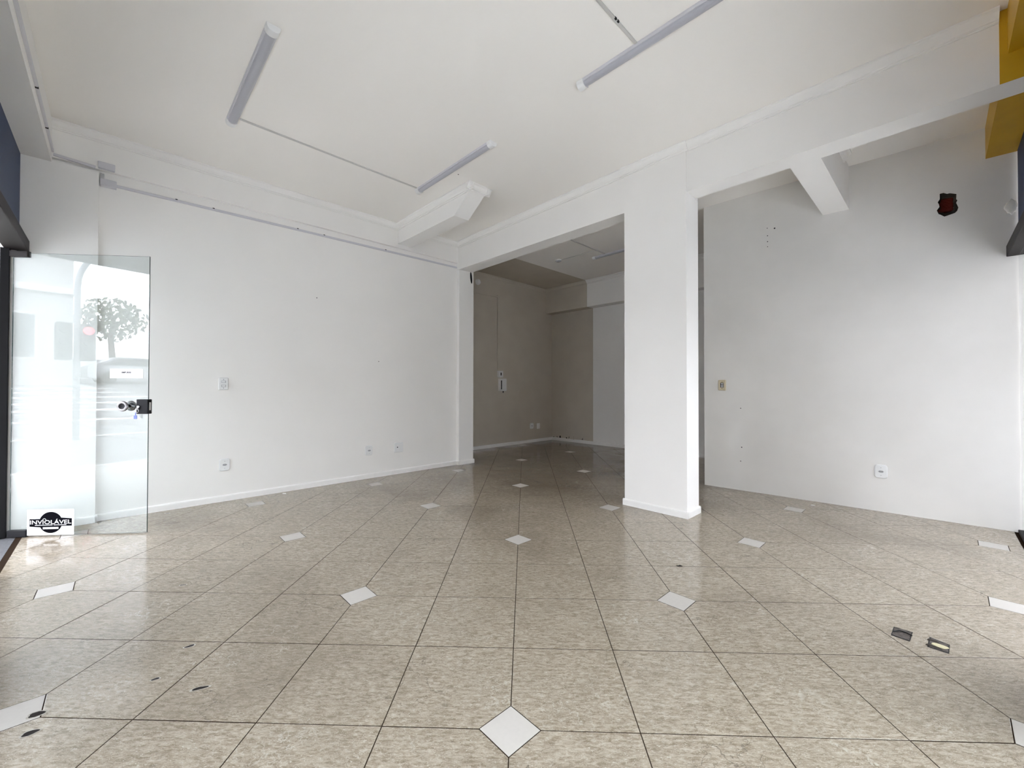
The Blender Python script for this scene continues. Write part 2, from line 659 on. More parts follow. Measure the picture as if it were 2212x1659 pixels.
for cut, cx, cy, key in tiles:
    dz = random.choice((0, 0, 0.0003, -0.0003))
    if key is not None and key in tile_cache:
        me = tile_cache[key]
    else:
        b = bmesh.new()
        piece(b, cut, cx, cy)
        me = to_mesh(b, 'floor_tile')
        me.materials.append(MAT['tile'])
        if key is not None:
            tile_cache[key] = me
    o = link('tile', me, None, floor, (cx, cy, dz))
    o.rotation_euler = (random.uniform(-0.0006, 0.0006), random.uniform(-0.0006, 0.0006), 0)
if rest:
    b = bmesh.new()
    for cut, cx, cy, key in rest:
        b2 = bmesh.new()
        piece(b2, cut, 0, 0)
        tmp = to_mesh(b2)
        b.from_mesh(tmp)
        bpy.data.meshes.remove(tmp)
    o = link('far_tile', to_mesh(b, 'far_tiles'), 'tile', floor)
    tag(o, kind='stuff')
inset_me = None
for i in range(-16, 20):
    for j in range(-6, 26):
        if not has_inset(i, j) or not room_contains(i * T, j * T):
            continue
        cx, cy = i * T, j * T
        base = [(cx, cy - HD), (cx + HD, cy), (cx, cy + HD), (cx - HD, cy)]
        cut = to_front(base)
        if len(cut) < 3:
            continue
        whole = len(cut) == 4 and all(abs(a[0] - b2[0]) < 1e-6 for a, b2 in zip(cut, base))
        cut = shrink(cut, GAP)
        if len(cut) < 3:
            continue
        if whole and inset_me:
            me = inset_me
        else:
            b = bmesh.new()
            piece(b, cut, cx, cy)
            me = to_mesh(b, 'white_inset')
            me.materials.append(MAT['inset_white'])
            if whole:
                inset_me = me
        o = link('inset_tile', me, None, floor, (cx, cy, 0.0002))
        o['label'] = 'small white diamond inset'

bm = bmesh.new()
stbox(bm, -0.1, SB + 0.2, -0.16, 0.008, -0.10, -0.003)
structure('trim_1', to_mesh(bm, 'threshold'), 'granite_dark')

# ------------------------------------------------------------------ walls, ceiling, beams
bm = bmesh.new()
stbox(bm, -0.15, 0.0, -0.30, 4.03, -0.1, H + 0.12)
wall_left = structure('wall_left', to_mesh(bm), 'wall_paint')
bm = bmesh.new()
stbox(bm, -0.14, 0.04, -0.12, 0.385, 0.0, 2.86)
link('front_pilaster', to_mesh(bm), 'wall_paint', wall_left)
bm = bmesh.new()
stbox(bm, -0.15, 0.055, 4.03, 4.29, -0.1, H + 0.1)
corner_p = link('corner_pilaster', to_mesh(bm), 'wall_paint', wall_left)
bm = bmesh.new()
stbox(bm, -0.01, 0.04, 0.10, 4.02, 2.885, H + 0.05)
link('wall_beam', to_mesh(bm), 'wall_paint', wall_left)

bm = bmesh.new()
stbox(bm, -0.95, -0.15, 4.13, 4.28, -0.1, H + 0.1)
structure('wall_return', to_mesh(bm), 'wall_paint')
bm = bmesh.new()
stbox(bm, -1.07, -0.92, 4.13, 7.37, -0.1, H + 0.1)
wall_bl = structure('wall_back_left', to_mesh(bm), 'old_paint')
bm = bmesh.new()
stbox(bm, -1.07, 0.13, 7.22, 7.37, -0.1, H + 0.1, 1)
stbox(bm, 0.13, 6.2, 7.22, 7.37, -0.1, H + 0.1, 0)
wall_back = structure('wall_back', to_mesh(bm), ['wall_paint', 'old_paint_mould'])
bm = bmesh.new()
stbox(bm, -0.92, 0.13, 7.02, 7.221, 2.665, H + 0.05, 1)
stbox(bm, 0.13, 6.2, 7.02, 7.221, 2.665, H + 0.05, 0)
link('back_beam', to_mesh(bm), ['wall_paint', 'old_paint'], wall_back)
bm = bmesh.new()
stbox(bm, 6.0, 6.15, 5.3, 7.3, -0.1, H + 0.1)
structure('wall_far_side', to_mesh(bm), 'wall_paint')

# right wall with a real hole knocked through the plaster (local frame: x along the wall, y into it)
RW0 = Vector((2.094, 3.432, 0.0))
RWD = Vector((0.755, -0.656, 0)).normalized()
ANG_R = math.atan2(RWD.y, RWD.x)
RWL = 2.52
hole = [(1.877, 2.723), (1.898, 2.724), (1.919, 2.71), (1.935, 2.71), (1.972, 2.692), (1.97, 2.649), (1.977, 2.639), (1.97, 2.62), (1.982, 2.577), (1.975, 2.552), (1.962, 2.538), (1.903, 2.525), (1.882, 2.546), (1.869, 2.556), (1.859, 2.589), (1.875, 2.615), (1.871, 2.638), (1.865, 2.656), (1.877, 2.678)]
bm = bmesh.new()
outer = [(0, -0.1), (RWL, -0.1), (RWL, H + 0.1), (0, H + 0.1)]
vo = [bm.verts.new((x, 0, z)) for x, z in outer]
vh = [bm.verts.new((x, 0, z)) for x, z in hole]
eo = [bm.edges.new((vo[i], vo[(i + 1) % 4])) for i in range(4)]
eh = [bm.edges.new((vh[i], vh[(i + 1) % len(vh)])) for i in range(len(vh))]
bmesh.ops.triangle_fill(bm, edges=eo + eh, use_beauty=True)
vb = [bm.verts.new((x, 0.16, z)) for x, z in outer]
for i in range(4):
    bm.faces.new((vo[i], vo[(i + 1) % 4], vb[(i + 1) % 4], vb[i]))
bm.faces.new(vb)
me = to_mesh(bm)
wall_right = structure('wall_right', me, 'right_wall_paint')
wall_right.location = RW0
wall_right.rotation_euler = (0, 0, ANG_R)
# broken render around the hole, and the brick behind it
hc = (sum(x for x, z in hole) / len(hole), sum(z for x, z in hole) / len(hole))
bm = bmesh.new()
rings = []
for k, (sc, y) in enumerate(((1.0, 0.0), (0.95, 0.022), (0.82, 0.045), (0.62, 0.052))):
    rings.append([bm.verts.new((hc[0] + (x - hc[0]) * sc + random.uniform(-1, 1) * 0.004 * (k > 0), y + random.uniform(0, 0.004) * (k > 0), hc[1] + (z - hc[1]) * sc + random.uniform(-1, 1) * 0.004 * (k > 0))) for x, z in hole])
for a, b2 in zip(rings, rings[1:]):
    for i in range(len(hole)):
        bm.faces.new((a[i], a[(i + 1) % len(hole)], b2[(i + 1) % len(hole)], b2[i]))
o = link('broken_render', to_mesh(bm), 'mortar', wall_right)
o['label'] = 'jagged grey mortar lining the hole'
bm = bmesh.new()
box(bm, 1.862, 1.958, 0.046, 0.12, 2.578, 2.69)
bmesh.ops.bevel(bm, geom=list(bm.edges), offset=0.006, segments=1, affect='EDGES')
o = link('brick', to_mesh(bm), 'brick_red', wall_right)
o['label'] = 'dark red brick at the bottom of the hole'
for (x, z, r) in ((0.695, 2.747, 0.009), (0.629, 2.765, 0.005), (0.632, 2.686, 0.006), (0.632, 2.624, 0.006), (0.632, 2.571, 0.005), (0.373, 0.882, 0.006), (0.381, 0.463, 0.007), (0.371, 0.313, 0.006)):
    bm = bmesh.new()
    cyl(bm, (x, 0.002, z), (0, -0.0028, 0), r, r * 0.8, 9)
    link('screw_hole', to_mesh(bm), 'dark_hole', wall_right)
# lump of filler where the wall meets the shop front
bm = bmesh.new()
bmesh.ops.create_icosphere(bm, subdivisions=3, radius=1.0)
for vv in bm.verts:
    k = 1 + 0.18 * math.sin(vv.co.x * 7 + 1) * math.cos(vv.co.z * 6)
    vv.co = Vector((2.258 + vv.co.x * 0.035 * k, 0.0 + vv.co.y * 0.016, 2.50 + vv.co.z * 0.055 * k))
o = link('filler_lump', to_mesh(bm, smooth=True), 'flake_white', wall_right)

# ceiling (two paints)
bm = bmesh.new()
stbox(bm, -0.3, SB + 0.5, -0.35, 4.29, H, H + 0.15, 0)
stbox(bm, 0.13, 6.3, 4.29, 7.45, H, H + 0.15, 0)
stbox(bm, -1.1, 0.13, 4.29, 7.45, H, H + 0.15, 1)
ceiling = structure('ceiling', to_mesh(bm), ['ceiling_paint', 'old_paint'])

# main beam: slightly deeper towards the left wall, end near the side front painted yellow
bm = bmesh.new()
SY = 5.055


def st2(*p):
    return [(W(s, t).x, W(s, t).y) for s, t in p]


prism(bm, st2((0.0, 4.02), (2.74, 3.965), (2.74, 4.15), (0.0, 4.27)), [2.795, 2.765, 2.765, 2.80], H + 0.05)
prism(bm, st2((2.74, 3.965), (SY, 3.965), (SY, 4.15), (2.74, 4.15)), 2.765, H + 0.05)
fs = prism(bm, st2((SY, 3.965), (5.75, 3.965), (5.75, 4.15), (SY, 4.15)), 2.765, H + 0.05, 1)
fs[0].material_index = 0
structure('main_beam', to_mesh(bm), ['wall_paint', 'yellow_paint'])
# cross beam to the right wall
bm = bmesh.new()
prism(bm, st2((4.04, 4.148), (4.23, 4.148), (4.245, 5.42), (4.05, 5.41)), 2.768, H + 0.05)
structure('cross_beam', to_mesh(bm), 'wall_paint')
# cut-off beam stub at the left wall, with a raked end
bm = bmesh.new()
prof = [(0.03, 2.93), (1.245, 2.93), (1.52, 3.115), (1.52, H + 0.05), (0.03, H + 0.05)]
a = [bm.verts.new(W(s, 3.072, z)) for s, z in prof]
b_ = [bm.verts.new(W(s, 3.262, z)) for s, z in prof]
for i in range(5):
    bm.faces.new((a[i], a[(i + 1) % 5], b_[(i + 1) % 5], b_[i]))
bm.faces.new(a)
bm.faces.new(b_[::-1])
structure('beam_stub', to_mesh(bm), 'wall_paint')

# pillar
bm = bmesh.new()
stbox(bm, 2.75, 3.337, 3.953, 4.198, -0.05, H + 0.05)
structure('pillar', to_mesh(bm), 'wall_paint')

# lintels over the two shop fronts
bm = bmesh.new()
stbox(bm, -0.12, SB + 0.4, -0.30, 0.125, 2.845, H + 0.12)
structure('lintel_door_front', to_mesh(bm), 'wall_paint')
bm = bmesh.new()
stbox(bm, 5.085, SB + 0.4, 0.12, 5.47, 2.92, H + 0.12)
structure('lintel_side_front', to_mesh(bm), 'yellow_paint')

# ------------------------------------------------------------------ crown moulding (trim) and skirting
CR = [(0, 0), (0.056, 0), (0.056, -0.008), (0.047, -0.012), (0.040, -0.018), (0.030, -0.034), (0.020, -0.044), (0.015, -0.048), (0.015, -0.055), (0.008, -0.058), (0.008, -0.066), (0, -0.066)]
trim_no = [1]


def crown(segs, material='wall_paint'):
    trim_no[0] += 1
    bm = bmesh.new()
    for p0, p1, out in segs:
        sweep_profile(bm, CR, p0, p1, out)
    return structure('trim_%d' % trim_no[0], to_mesh(bm), material)


z = H
crown([(W(0.04, 0.125, z), W(0.04, 3.072, z), U3), (W(0.04, 3.262, z), W(0.04, 4.0, z), U3)])
crown([(W(0.04, 4.015, z), W(2.74, 3.965, z), -V3), (W(2.735, 3.953, z), W(3.352, 3.953, z), -V3), (W(3.345, 3.965, z), W(SY, 3.965, z), -V3)])
crown([(W(0.04, 3.072, z), W(1.576, 3.072, z), -V3), (W(0.04, 3.262, z), W(1.576, 3.262, z), V3), (W(1.52, 3.016, z), W(1.52, 3.318, z), U3)])
crown([(W(4.232, 4.15, z), W(4.240, 5.13, z), U3)])
crown([(W(-0.92, 4.28, z), W(-0.92, 7.02, z), U3), (W(-0.92, 7.02, z), W(0.13, 7.02, z), -V3)], 'old_paint')
crown([(W(0.13, 7.02, z), W(3.4, 7.02, z), -V3)])

SK = [(0, 0), (0.014, 0), (0.014, 0.048), (0.011, 0.056), (0.004, 0.060), (0, 0.060)]


def skirting(name, segs, material='trim_paint'):
    bm = bmesh.new()
    for p0, p1, out in segs:
        sweep_profile(bm, SK, p0, p1, out)
    return structure(name, to_mesh(bm), material)


skirting('baseboard_left', [(W(0.0, 0.385), W(0.0, 4.03), U3), (W(0.04, 0.0), W(0.04, 0.398), U3), (W(0.03, 0.385), W(0.054, 0.385), V3), (W(0.055, 4.016), W(0.055, 4.302), U3), (W(0.0, 4.03), W(0.069, 4.03), -V3), (W(-0.1, 4.29), W(0.069, 4.29), V3)])
skirting('baseboard_pillar', [(W(2.736, 3.953), W(3.351, 3.953), -V3), (W(2.736, 4.198), W(3.351, 4.198), V3), (W(2.75, 3.94), W(2.75, 4.21), -U3), (W(3.337, 3.94), W(3.337, 4.21), U3)])
skirting('baseboard_back', [(W(-0.92, 4.28), W(-0.92, 7.22), U3), (W(-0.92, 7.22), W(6.0, 7.22), -V3)])

# ------------------------------------------------------------------ shop fronts
win1 = empty('window_1', W(2.6, -0.04, 0))
win1.rotation_euler = (0, 0, ANG_U)
tag(win1, kind='structure')


def front_part(root, name, s0, s1, t0, t1, z0, z1, material, s_o, t_o, bev=0.003):
    """box in (s, t, z) as a child of a shop-front root whose local x = s, y = t"""
    return link(name, bbox_mesh(s0 - s_o, s1 - s_o, t0 - t_o, t1 - t_o, z0, z1, bev, 1), material, root)


fa = lambda n, s0, s1, t0, t1, z0, z1, m, b=0.003: front_part(win1, n, s0, s1, t0, t1, z0, z1, m, 2.6, -0.04, b)
fa('header_bar', 0.041, SB - 0.05, -0.10, 0.020, 2.115, 2.200, 'frame_brown')
fa('jamb_post', 0.041, 0.084, -0.115, -0.070, 0.0, 2.115, 'frame_black')
fa('mullion', 1.03, 1.07, -0.07, -0.03, 0.0, 2.115, 'frame_black')
fa('sill_rail', 1.07, 2.15, -0.065, -0.035, 0.0, 0.04, 'frame_black')
fa('sill_rail', 2.60, 5.16, -0.065, -0.035, 0.0, 0.04, 'frame_black')
for k, (a0, a1) in enumerate(((0.041, 1.30), (1.302, 2.60), (2.602, 3.90), (3.902, 5.19))):
    fa('blue_panel', a0, a1, -0.055, -0.030, 2.19, 2.85, 'blue_panel', 0.002)
fa('glass_pane', 1.075, 2.145, -0.055, -0.047, 0.042, 2.112, 'dimming_glass', 0)
fa('glass_pane', 2.605, 5.155, -0.055, -0.047, 0.042, 2.112, 'dimming_glass', 0)

win2 = empty('window_2', W(SB, 2.7, 0))
win2.rotation_euler = (0, 0, ANG_U)
tag(win2, kind='structure')
fb = lambda n, s0, s1, t0, t1, z0, z1, m, b=0.003: front_part(win2, n, s0, s1, t0, t1, z0, z1, m, SB, 2.7, b)
fb('header_bar', SB - 0.055, SB + 0.06, 0.03, 5.435, 2.115, 2.200, 'frame_brown')
fb('sill_rail', SB - 0.012, SB + 0.03, 3.0, 5.435, 0.0, 0.025, 'frame_black')
fb('sill_rail', SB - 0.012, SB + 0.03, 0.03, 2.55, 0.0, 0.025, 'frame_black')
for k, (a0, a1) in enumerate(((0.03, 1.40), (1.402, 2.75), (2.752, 4.10), (4.102, 5.43))):
    fb('blue_panel', SB + 0.005, SB + 0.03, a0, a1, 2.19, 2.93, 'blue_panel', 0.002)
fb('glass_pane', SB + 0.005, SB + 0.013, 3.0, 5.438, 0.025, 2.114, 'side_dimming_glass', 0)
fb('glass_pane', SB + 0.005, SB + 0.013, 0.03, 2.55, 0.025, 2.114, 'clear_glass', 0)

bm = bmesh.new()
stbox(bm, 2.15, 2.60, -0.12, 0.03, 0.0, 2.86)
structure('column_door_front', to_mesh(bm), 'column_paint')
bm = bmesh.new()
stbox(bm, SB - 0.05, SB + 0.12, 2.55, 3.0, 0.0, 2.93)
structure('column_side_front', to_mesh(bm), 'column_paint')
bm = bmesh.new()
stbox(bm, SB - 0.08, SB + 0.12, -0.12, 0.03, 0.0, 2.93)
structure('column_corner', to_mesh(bm), 'column_paint')

# ------------------------------------------------------------------ open glass door
DA = Vector((-3.716, 1.573, 0.0))
ANG_D = math.atan2(1.687 - 1.573, -2.786 + 3.716)
door = empty('door_1', DA, ANG_D)
tag(door, 'frameless clear glass door standing open, with black pivot fittings and lock', 'door', kind='structure')


def text_mesh(body, size, width=None, offset=0.0, shear=0.0, space=1.0):
    cu = bpy.data.curves.new('lettering', 'FONT')
    cu.body = body
    cu.size = size
    cu.align_x = 'CENTER'
    cu.align_y = 'CENTER'
    cu.offset = offset
    cu.shear = shear
    cu.space_character = space
    cu.resolution_u = 3
    o = bpy.data.objects.new('lettering', cu)
    COL.objects.link(o)
    dg = bpy.context.evaluated_depsgraph_get()
    me = bpy.data.meshes.new_from_object(o.evaluated_get(dg))
    bpy.data.objects.remove(o)
    bpy.data.curves.remove(cu)
    xs = [v.co.x for v in me.vertices]
    ys = [v.co.y for v in me.vertices]
    w = max(xs) - min(xs)
    k = (width / w) if width else 1.0
    cx, cy = (max(xs) + min(xs)) / 2, (max(ys) + min(ys)) / 2
    for v in me.vertices:                    # stand the text up: x stays, y -> z
        v.co = Vector(((v.co.x - cx) * k, 0.0, v.co.y - cy))
    return me


bm = bmesh.new()
fs = box(bm, 0.004, 0.936, -0.004, 0.004, 0.010, 2.086)
for f in bm.faces:
    nrm = f.calc_center_median()
    f.material_index = 0 if (abs(nrm.y) > 0.0039) else 1
link('glass_pane', to_mesh(bm), ['clear_glass', 'glass_edge'], door)
link('bottom_pivot_fitting', bbox_mesh(-0.004, 0.122, -0.015, 0.015, 0.002, 0.052, 0.003), 'plastic_black', door)
link('top_pivot_fitting', bbox_mesh(-0.012, 0.108, -0.015, 0.015, 2.056, 2.100, 0.003), 'frame_brown', door)
# round pull knobs on both faces, joined by a spindle
kx, kz = 0.786, 0.957
for side in (-1, 1):
    bm = bmesh.new()
    prof = [(0.012, 0.004), (0.012, 0.022), (0.030, 0.026), (0.038, 0.034), (0.039, 0.041), (0.035, 0.046), (0.022, 0.0465), (0.019, 0.043), (0.0005, 0.043)]
    rings = []
    for r, d in prof:
        rings.append([bm.verts.new((kx + r * math.cos(2 * math.pi * k / 28), side * d, kz + r * math.sin(2 * math.pi * k / 28))) for k in range(28)])
    for n_, (a, b2) in enumerate(zip(rings, rings[1:])):
        for k in range(28):
            f = bm.faces.new((a[k], a[(k + 1) % 28], b2[(k + 1) % 28], b2[k]))
            f.material_index = 1 if (n_ >= 6 or n_ < 1) else 0
    o = link('pull_knob', to_mesh(bm, smooth=True), ['steel_dark', 'plastic_black'], door)
    o['label'] = 'round grey metal pull knob'
# lock case clamped over the pane edge, with cylinder, key ring and tag
lock = link('lock', bbox_mesh(0.866, 0.946, -0.021, 0.021, 0.898, 1.008, 0.004), 'plastic_black', door)
lock['label'] = 'black lock case'
link('strike_face', bbox_mesh(0.9461, 0.9475, -0.008, 0.008, 0.925, 0.985, 0.0), 'chrome', lock)
bm = bmesh.new()
cyl(bm, (0.884, -0.021, 0.951), (0, -0.007, 0), 0.010, 0.009, 18)
link('key_cylinder', to_mesh(bm), 'chrome', lock)
bm = bmesh.new()
cyl(bm, (0.882, -0.029, 0.944), (-0.002, -0.0022, 0), 0.011, 0.011, 14)
box(bm, 0.8825, 0.8855, -0.036, -0.027, 0.944, 0.958)
link('key', to_mesh(bm), 'chrome', lock)
bm = bmesh.new()
tube(bm, [(0.878 + 0.012 * math.sin(a), -0.031, 0.922 + 0.014 * math.cos(a)) for a in [2 * math.pi * k / 18 for k in range(19)]], 0.0013, 6)
link('key_ring', to_mesh(bm), 'chrome', lock)
bm = bmesh.new()
box(bm, 0.868, 0.874, -0.033, -0.030, 0.886, 0.910)
prism(bm, [(0.858, -0.033), (0.880, -0.033), (0.880, -0.029), (0.858, -0.029)], 0.862, 0.888)
o = link('key_tag', to_mesh(bm), 'tag_blue', lock)
o['label'] = 'small blue key tag'
# push notice: printed slip taped to the glass
slip = link('push_notice', bbox_mesh(0.670, 0.898, -0.0052, -0.0042, 1.166, 1.235, 0.0), 'paper', door)
slip['label'] = 'white paper slip printed with a push notice'
me = text_mesh('EMPURRE', 0.0165, 0.066, 0.0006)
link('lettering', me, 'ink_black', slip, (0.784, -0.0056, 1.209))
link('fine_print', bbox_mesh(0.757, 0.812, -0.0056, -0.0053, 1.1868, 1.1882, 0.0), 'ink_grey', slip)
# security company sticker at the foot of the door
stk = link('security_sticker', bbox_mesh(0.122, 0.437, -0.0054, -0.0042, 0.0105, 0.199, 0.0), 'paper', door)
stk['label'] = 'white sticker with a black round badge and banner'


def badge_outline(R, hw, hh, y, cx, cz, n=26):
    """circle crossed by a banner"""
    pts = []
    a0 = math.asin(hh / R)
    for k in range(n + 1):
        a = a0 + (math.pi - 2 * a0) * k / n
        pts.append((R * math.cos(a), R * math.sin(a)))
    pts += [(-hw, hh), (-hw, -hh)]
    for k in range(n + 1):
        a = math.pi + a0 + (math.pi - 2 * a0) * k / n
        pts.append((R * math.cos(a), R * math.sin(a)))
    pts += [(hw, -hh), (hw, hh)]
    bm = bmesh.new()
    bm.faces.new([bm.verts.new((cx + x, y, cz + zz)) for x, zz in pts])
    bmesh.ops.triangulate(bm, faces=list(bm.faces))
    return to_mesh(bm)


bx, bz = 0.281, 0.103
link('badge_line', badge_outline(0.0865, 0.151, 0.036, -0.0056, bx, bz), 'ink_grey', stk)
link('badge_border', badge_outline(0.0845, 0.149, 0.034, -0.0057, bx, bz), 'paper', stk)
link('badge', badge_outline(0.0780, 0.1425, 0.0275, -0.0059, bx, bz), 'ink_black', stk)
me = text_mesh('INVIOL\u00c1VEL', 0.040, 0.276, 0.0004, 0.0, 1.0)
link('lettering', me, 'paper', stk, (bx, -0.0062, bz + 0.007))
bm = bmesh.new()                             # padlock bow over the O
pts_o = [(bx - 0.043 + r * math.cos(a), bz + 0.018 + r * math.sin(a)) for r in (0.0125, 0.0095) for a in [math.pi * k / 12 for k in range(13)]]
for k in range(12):
    bm.faces.new([bm.verts.new((pts_o[i][0], -0.0063, pts_o[i][1])) for i in (k, k + 1, 13 + k + 1, 13 + k)])
link('padlock_bow', to_mesh(bm), 'paper', stk)
for (x0, x1, z0, z1) in ((-0.105, 0.012, -0.0205, -0.0165), (0.020, 0.105, -0.0205, -0.0165), (-0.052, 0.052, -0.048, -0.034)):
    link('small_print', bbox_mesh(bx + x0, bx + x1, -0.0063, -0.0061, bz + z0, bz + z1, 0.0), 'paper', stk)

# ------------------------------------------------------------------ ceiling light fittings


def light_fitting():
    root = empty('tube_light_fitting', (0, 0, 0))
    L = 1.19
    bm = bmesh.new()                         # back tray: shallow trapezoid
    pr = [(-0.037, 0.0), (0.037, 0.0), (0.033, -0.016), (-0.033, -0.016)]
    a = [bm.verts.new((0.0, y, zz)) for y, zz in pr]
    b2 = [bm.verts.new((L, y, zz)) for y, zz in pr]
    for i in range(4):
        bm.faces.new((a[i], a[(i + 1) % 4], b2[(i + 1) % 4], b2[i]))
    bm.faces.new(a)
    bm.faces.new(b2[::-1])
    link('tray', to_mesh(bm), 'plastic_lilac', root)
    bm = bmesh.new()                         # half-round diffuser between the caps
    n = 12
    prof = [(0.027 * math.cos(math.pi * k / n), -0.014 - 0.020 * math.sin(math.pi * k / n)) for k in range(n + 1)]
    a = [bm.verts.new((0.045, y, zz)) for y, zz in prof]
    b2 = [bm.verts.new((L - 0.045, y, zz)) for y, zz in prof]
    for i in range(n):
        bm.faces.new((a[i], a[i + 1], b2[i + 1], b2[i]))
    bm.faces.new(a)
    bm.faces.new(b2[::-1])
    link('diffuser', to_mesh(bm), 'diffuser', root)
    for x0, x1 in ((-0.004, 0.047), (L - 0.047, L + 0.004)):
        bm = bmesh.new()
        prof = [(0.038, 0.0)] + [(0.034 * math.cos(math.pi * k / n), -0.016 - 0.024 * math.sin(math.pi * k / n)) for k in range(n + 1)] + [(-0.038, 0.0)]
        a = [bm.verts.new((x0, y, zz)) for y, zz in prof]
        b2 = [bm.verts.new((x1, y, zz)) for y, zz in prof]
        for i in range(len(prof)):
            j = (i + 1) % len(prof)
            bm.faces.new((a[i], a[j], b2[j], b2[i]))
        bm.faces.new(a)
        bm.faces.new(b2[::-1])
        link('end_cap', to_mesh(bm), 'plastic_white', root)
    return root


def copy_tree(o, parent=None):
    c = o.copy()
    COL.objects.link(c)
    c.parent = parent
    for ch in list(o.children):
        copy_tree(ch, c)
    return c


fit0 = light_fitting()
for k, (s0, t0, lab) in enumerate((
        (0.985, 1.125, 'white tube light fitting on the ceiling nearest the glass door'),
        (1.03, 2.762, 'white tube light fitting on the ceiling beside the cut-off beam stub'),
        (3.12, 2.755, 'white tube light fitting on the ceiling before the pillar, running out of the top edge'),
        (1.03, 5.935, 'tube light fitting on the dim ceiling of the back room'))):
    o = fit0 if k == 0 else copy_tree(fit0)
    o.location = W(s0, t0, H - 0.001)
    o.rotation_euler = (0, 0, ANG_U)
    tag(o, lab, 'light fitting', 'tube light fittings on the ceiling')

# ------------------------------------------------------------------ cable raceways


def raceway(name, p0, p1, out, label, w=0.020, d=0.010, material='plastic_lilac', joints=()):
    """square cable duct between two points, flat against the surface whose normal is 'out'"""
    p0, p1, out = Vector(p0), Vector(p1), Vector(out).normalized()
    ax = (p1 - p0).normalized()
    sd = ax.cross(out).normalized()
    bm = bmesh.new()
    pr = [(-w / 2, 0), (w / 2, 0), (w / 2, d * 0.8), (w / 2 - 0.002, d), (-w / 2 + 0.002, d), (-w / 2, d * 0.8)]
    a = [bm.verts.new(sd * x + out * (y + 0.0008)) for x, y in pr]
    b2 = [bm.verts.new(p1 - p0 + sd * x + out * (y + 0.0008)) for x, y in pr]
    for i in range(6):
        bm.faces.new((a[i], a[(i + 1) % 6], b2[(i + 1) % 6], b2[i]))
    bm.faces.new(a)
    bm.faces.new(b2[::-1])
    o = empty(name, p0)
    link('duct', to_mesh(bm), material, o)
    for k in joints:
        q = (p1 - p0) * k + out * 0.0008
        bm = bmesh.new()
        vs = []
        for dx in (-0.008, 0.008):
            for x, y in ((-w / 2 - 0.002, 0), (-w / 2 - 0.002, d + 0.001), (-w / 2 + 0.006, d + 0.001), (-w / 2 + 0.006, 0)):
                vs.append(bm.verts.new(q + ax * dx + sd * x + out * y))
        for i in range(4):
            bm.faces.new((vs[i], vs[(i + 1) % 4], vs[4 + (i + 1) % 4], vs[4 + i]))
        bm.faces.new(vs[:4])
        bm.faces.new(vs[4:][::-1])
        link('clip_slot', to_mesh(bm), 'dark_hole', o)
    return tag(o, label, 'cable duct')


DZ = Vector((0, 0, -1))
raceway('cable_duct', W(1.08, 1.166, H), W(1.07, 2.72, H), DZ, 'thin cable duct across the ceiling between two light fittings', 0.016, 0.009, 'duct_grey')
raceway('cable_duct', W(3.56, 1.0, H), W(3.56, 2.714, H), DZ, 'thin cable duct on the ceiling leading to the fitting before the pillar', 0.016, 0.009, 'duct_grey', (0.865, 0.880))
raceway('cable_duct', W(1.266, 4.285, H), W(1.266, 5.894, H), DZ, 'thin cable duct on the back room ceiling leading to its light fitting', 0.018, 0.010, 'duct_grey')
raceway('cable_duct', W(0.61, 5.655, H), W(1.255, 5.67, H), DZ, 'very thin cable on the back room ceiling leading to a round ceiling rose', 0.007, 0.005, 'duct_grey')
raceway('cable_duct', W(0.001, 0.485, 2.790), W(0.001, 4.025, 2.830), U3, 'long grey cable duct running below the beam of the left wall', 0.022, 0.012, 'plastic_lilac', (0.112, 0.19, 0.40, 0.478, 0.688))
raceway('cable_duct', W(0.055, 4.03, 2.832), W(0.055, 4.22, 2.822), U3, 'short end piece of cable duct on the corner pilaster', 0.022, 0.010, 'plastic_lilac')
raceway('cable_duct', W(0.04, 0.135, 2.905), W(0.04, 0.365, 2.890), U3, 'short grey cable duct on the beam face beside the lintel', 0.022, 0.012, 'plastic_lilac')
raceway('cable_duct', W(0.06, 0.125, 2.925), W(3.2, 0.125, 2.945), V3, 'grey cable duct along the lintel above the blue panels', 0.022, 0.014, 'plastic_lilac', (0.13, 0.30))

jb = empty('junction_box', W(0.0, 0.44, 2.79), ANG_V)
tag(jb, 'small grey junction box at the start of the long left wall duct', 'junction box')
link('cover', plate_mesh(0.10, 0.062, 0.034, 0.006, 0.004), 'plastic_lilac', jb)
bm = bmesh.new()
box(bm, -0.046, -0.024, -0.030, 0.0, 0.0315, 0.070)
link('riser', to_mesh(bm), 'plastic_grey', jb)
jb = empty('junction_box', W(0.04, 0.43, 2.915), ANG_V)
tag(jb, 'small grey junction box on the beam face above the left wall duct', 'junction box')
link('cover', plate_mesh(0.10, 0.055, 0.030, 0.006, 0.004), 'plastic_lilac', jb)

# back room services on the left-hand wall
raceway('cable_duct', W(-0.92, 4.35, 2.80), W(-0.92, 5.638, 2.815), U3, 'horizontal cable duct high on the back room side wall', 0.030, 0.016, 'old_paint')
raceway('cable_duct', W(-0.92, 5.655, 2.80), W(-0.92, 5.655, 1.425), U3, 'vertical cable duct dropping to the breaker box in the back room', 0.026, 0.016, 'old_paint')
o = empty('duct_elbow', W(-0.92, 5.655, 2.815), ANG_V)
tag(o, 'small corner elbow where the back room cable ducts meet', 'cable duct')
link('cover', plate_mesh(0.05, 0.05, 0.020, 0.006, 0.003), 'old_paint', o)
sw = empty('surface_switch', W(-0.92, 5.70, 1.36), ANG_V)
tag(sw, 'small surface-mounted switch above the breaker box in the back room', 'switch')
link('body', plate_mesh(0.115, 0.125, 0.045, 0.006, 0.004), 'plastic_white', sw)
link('rocker', bbox_mesh(-0.012, 0.010, -0.049, -0.044, -0.025, 0.028, 0.001, 1), 'plastic_black', sw)
bk = empty('breaker_box', W(-0.92, 5.755, 1.16), ANG_V)
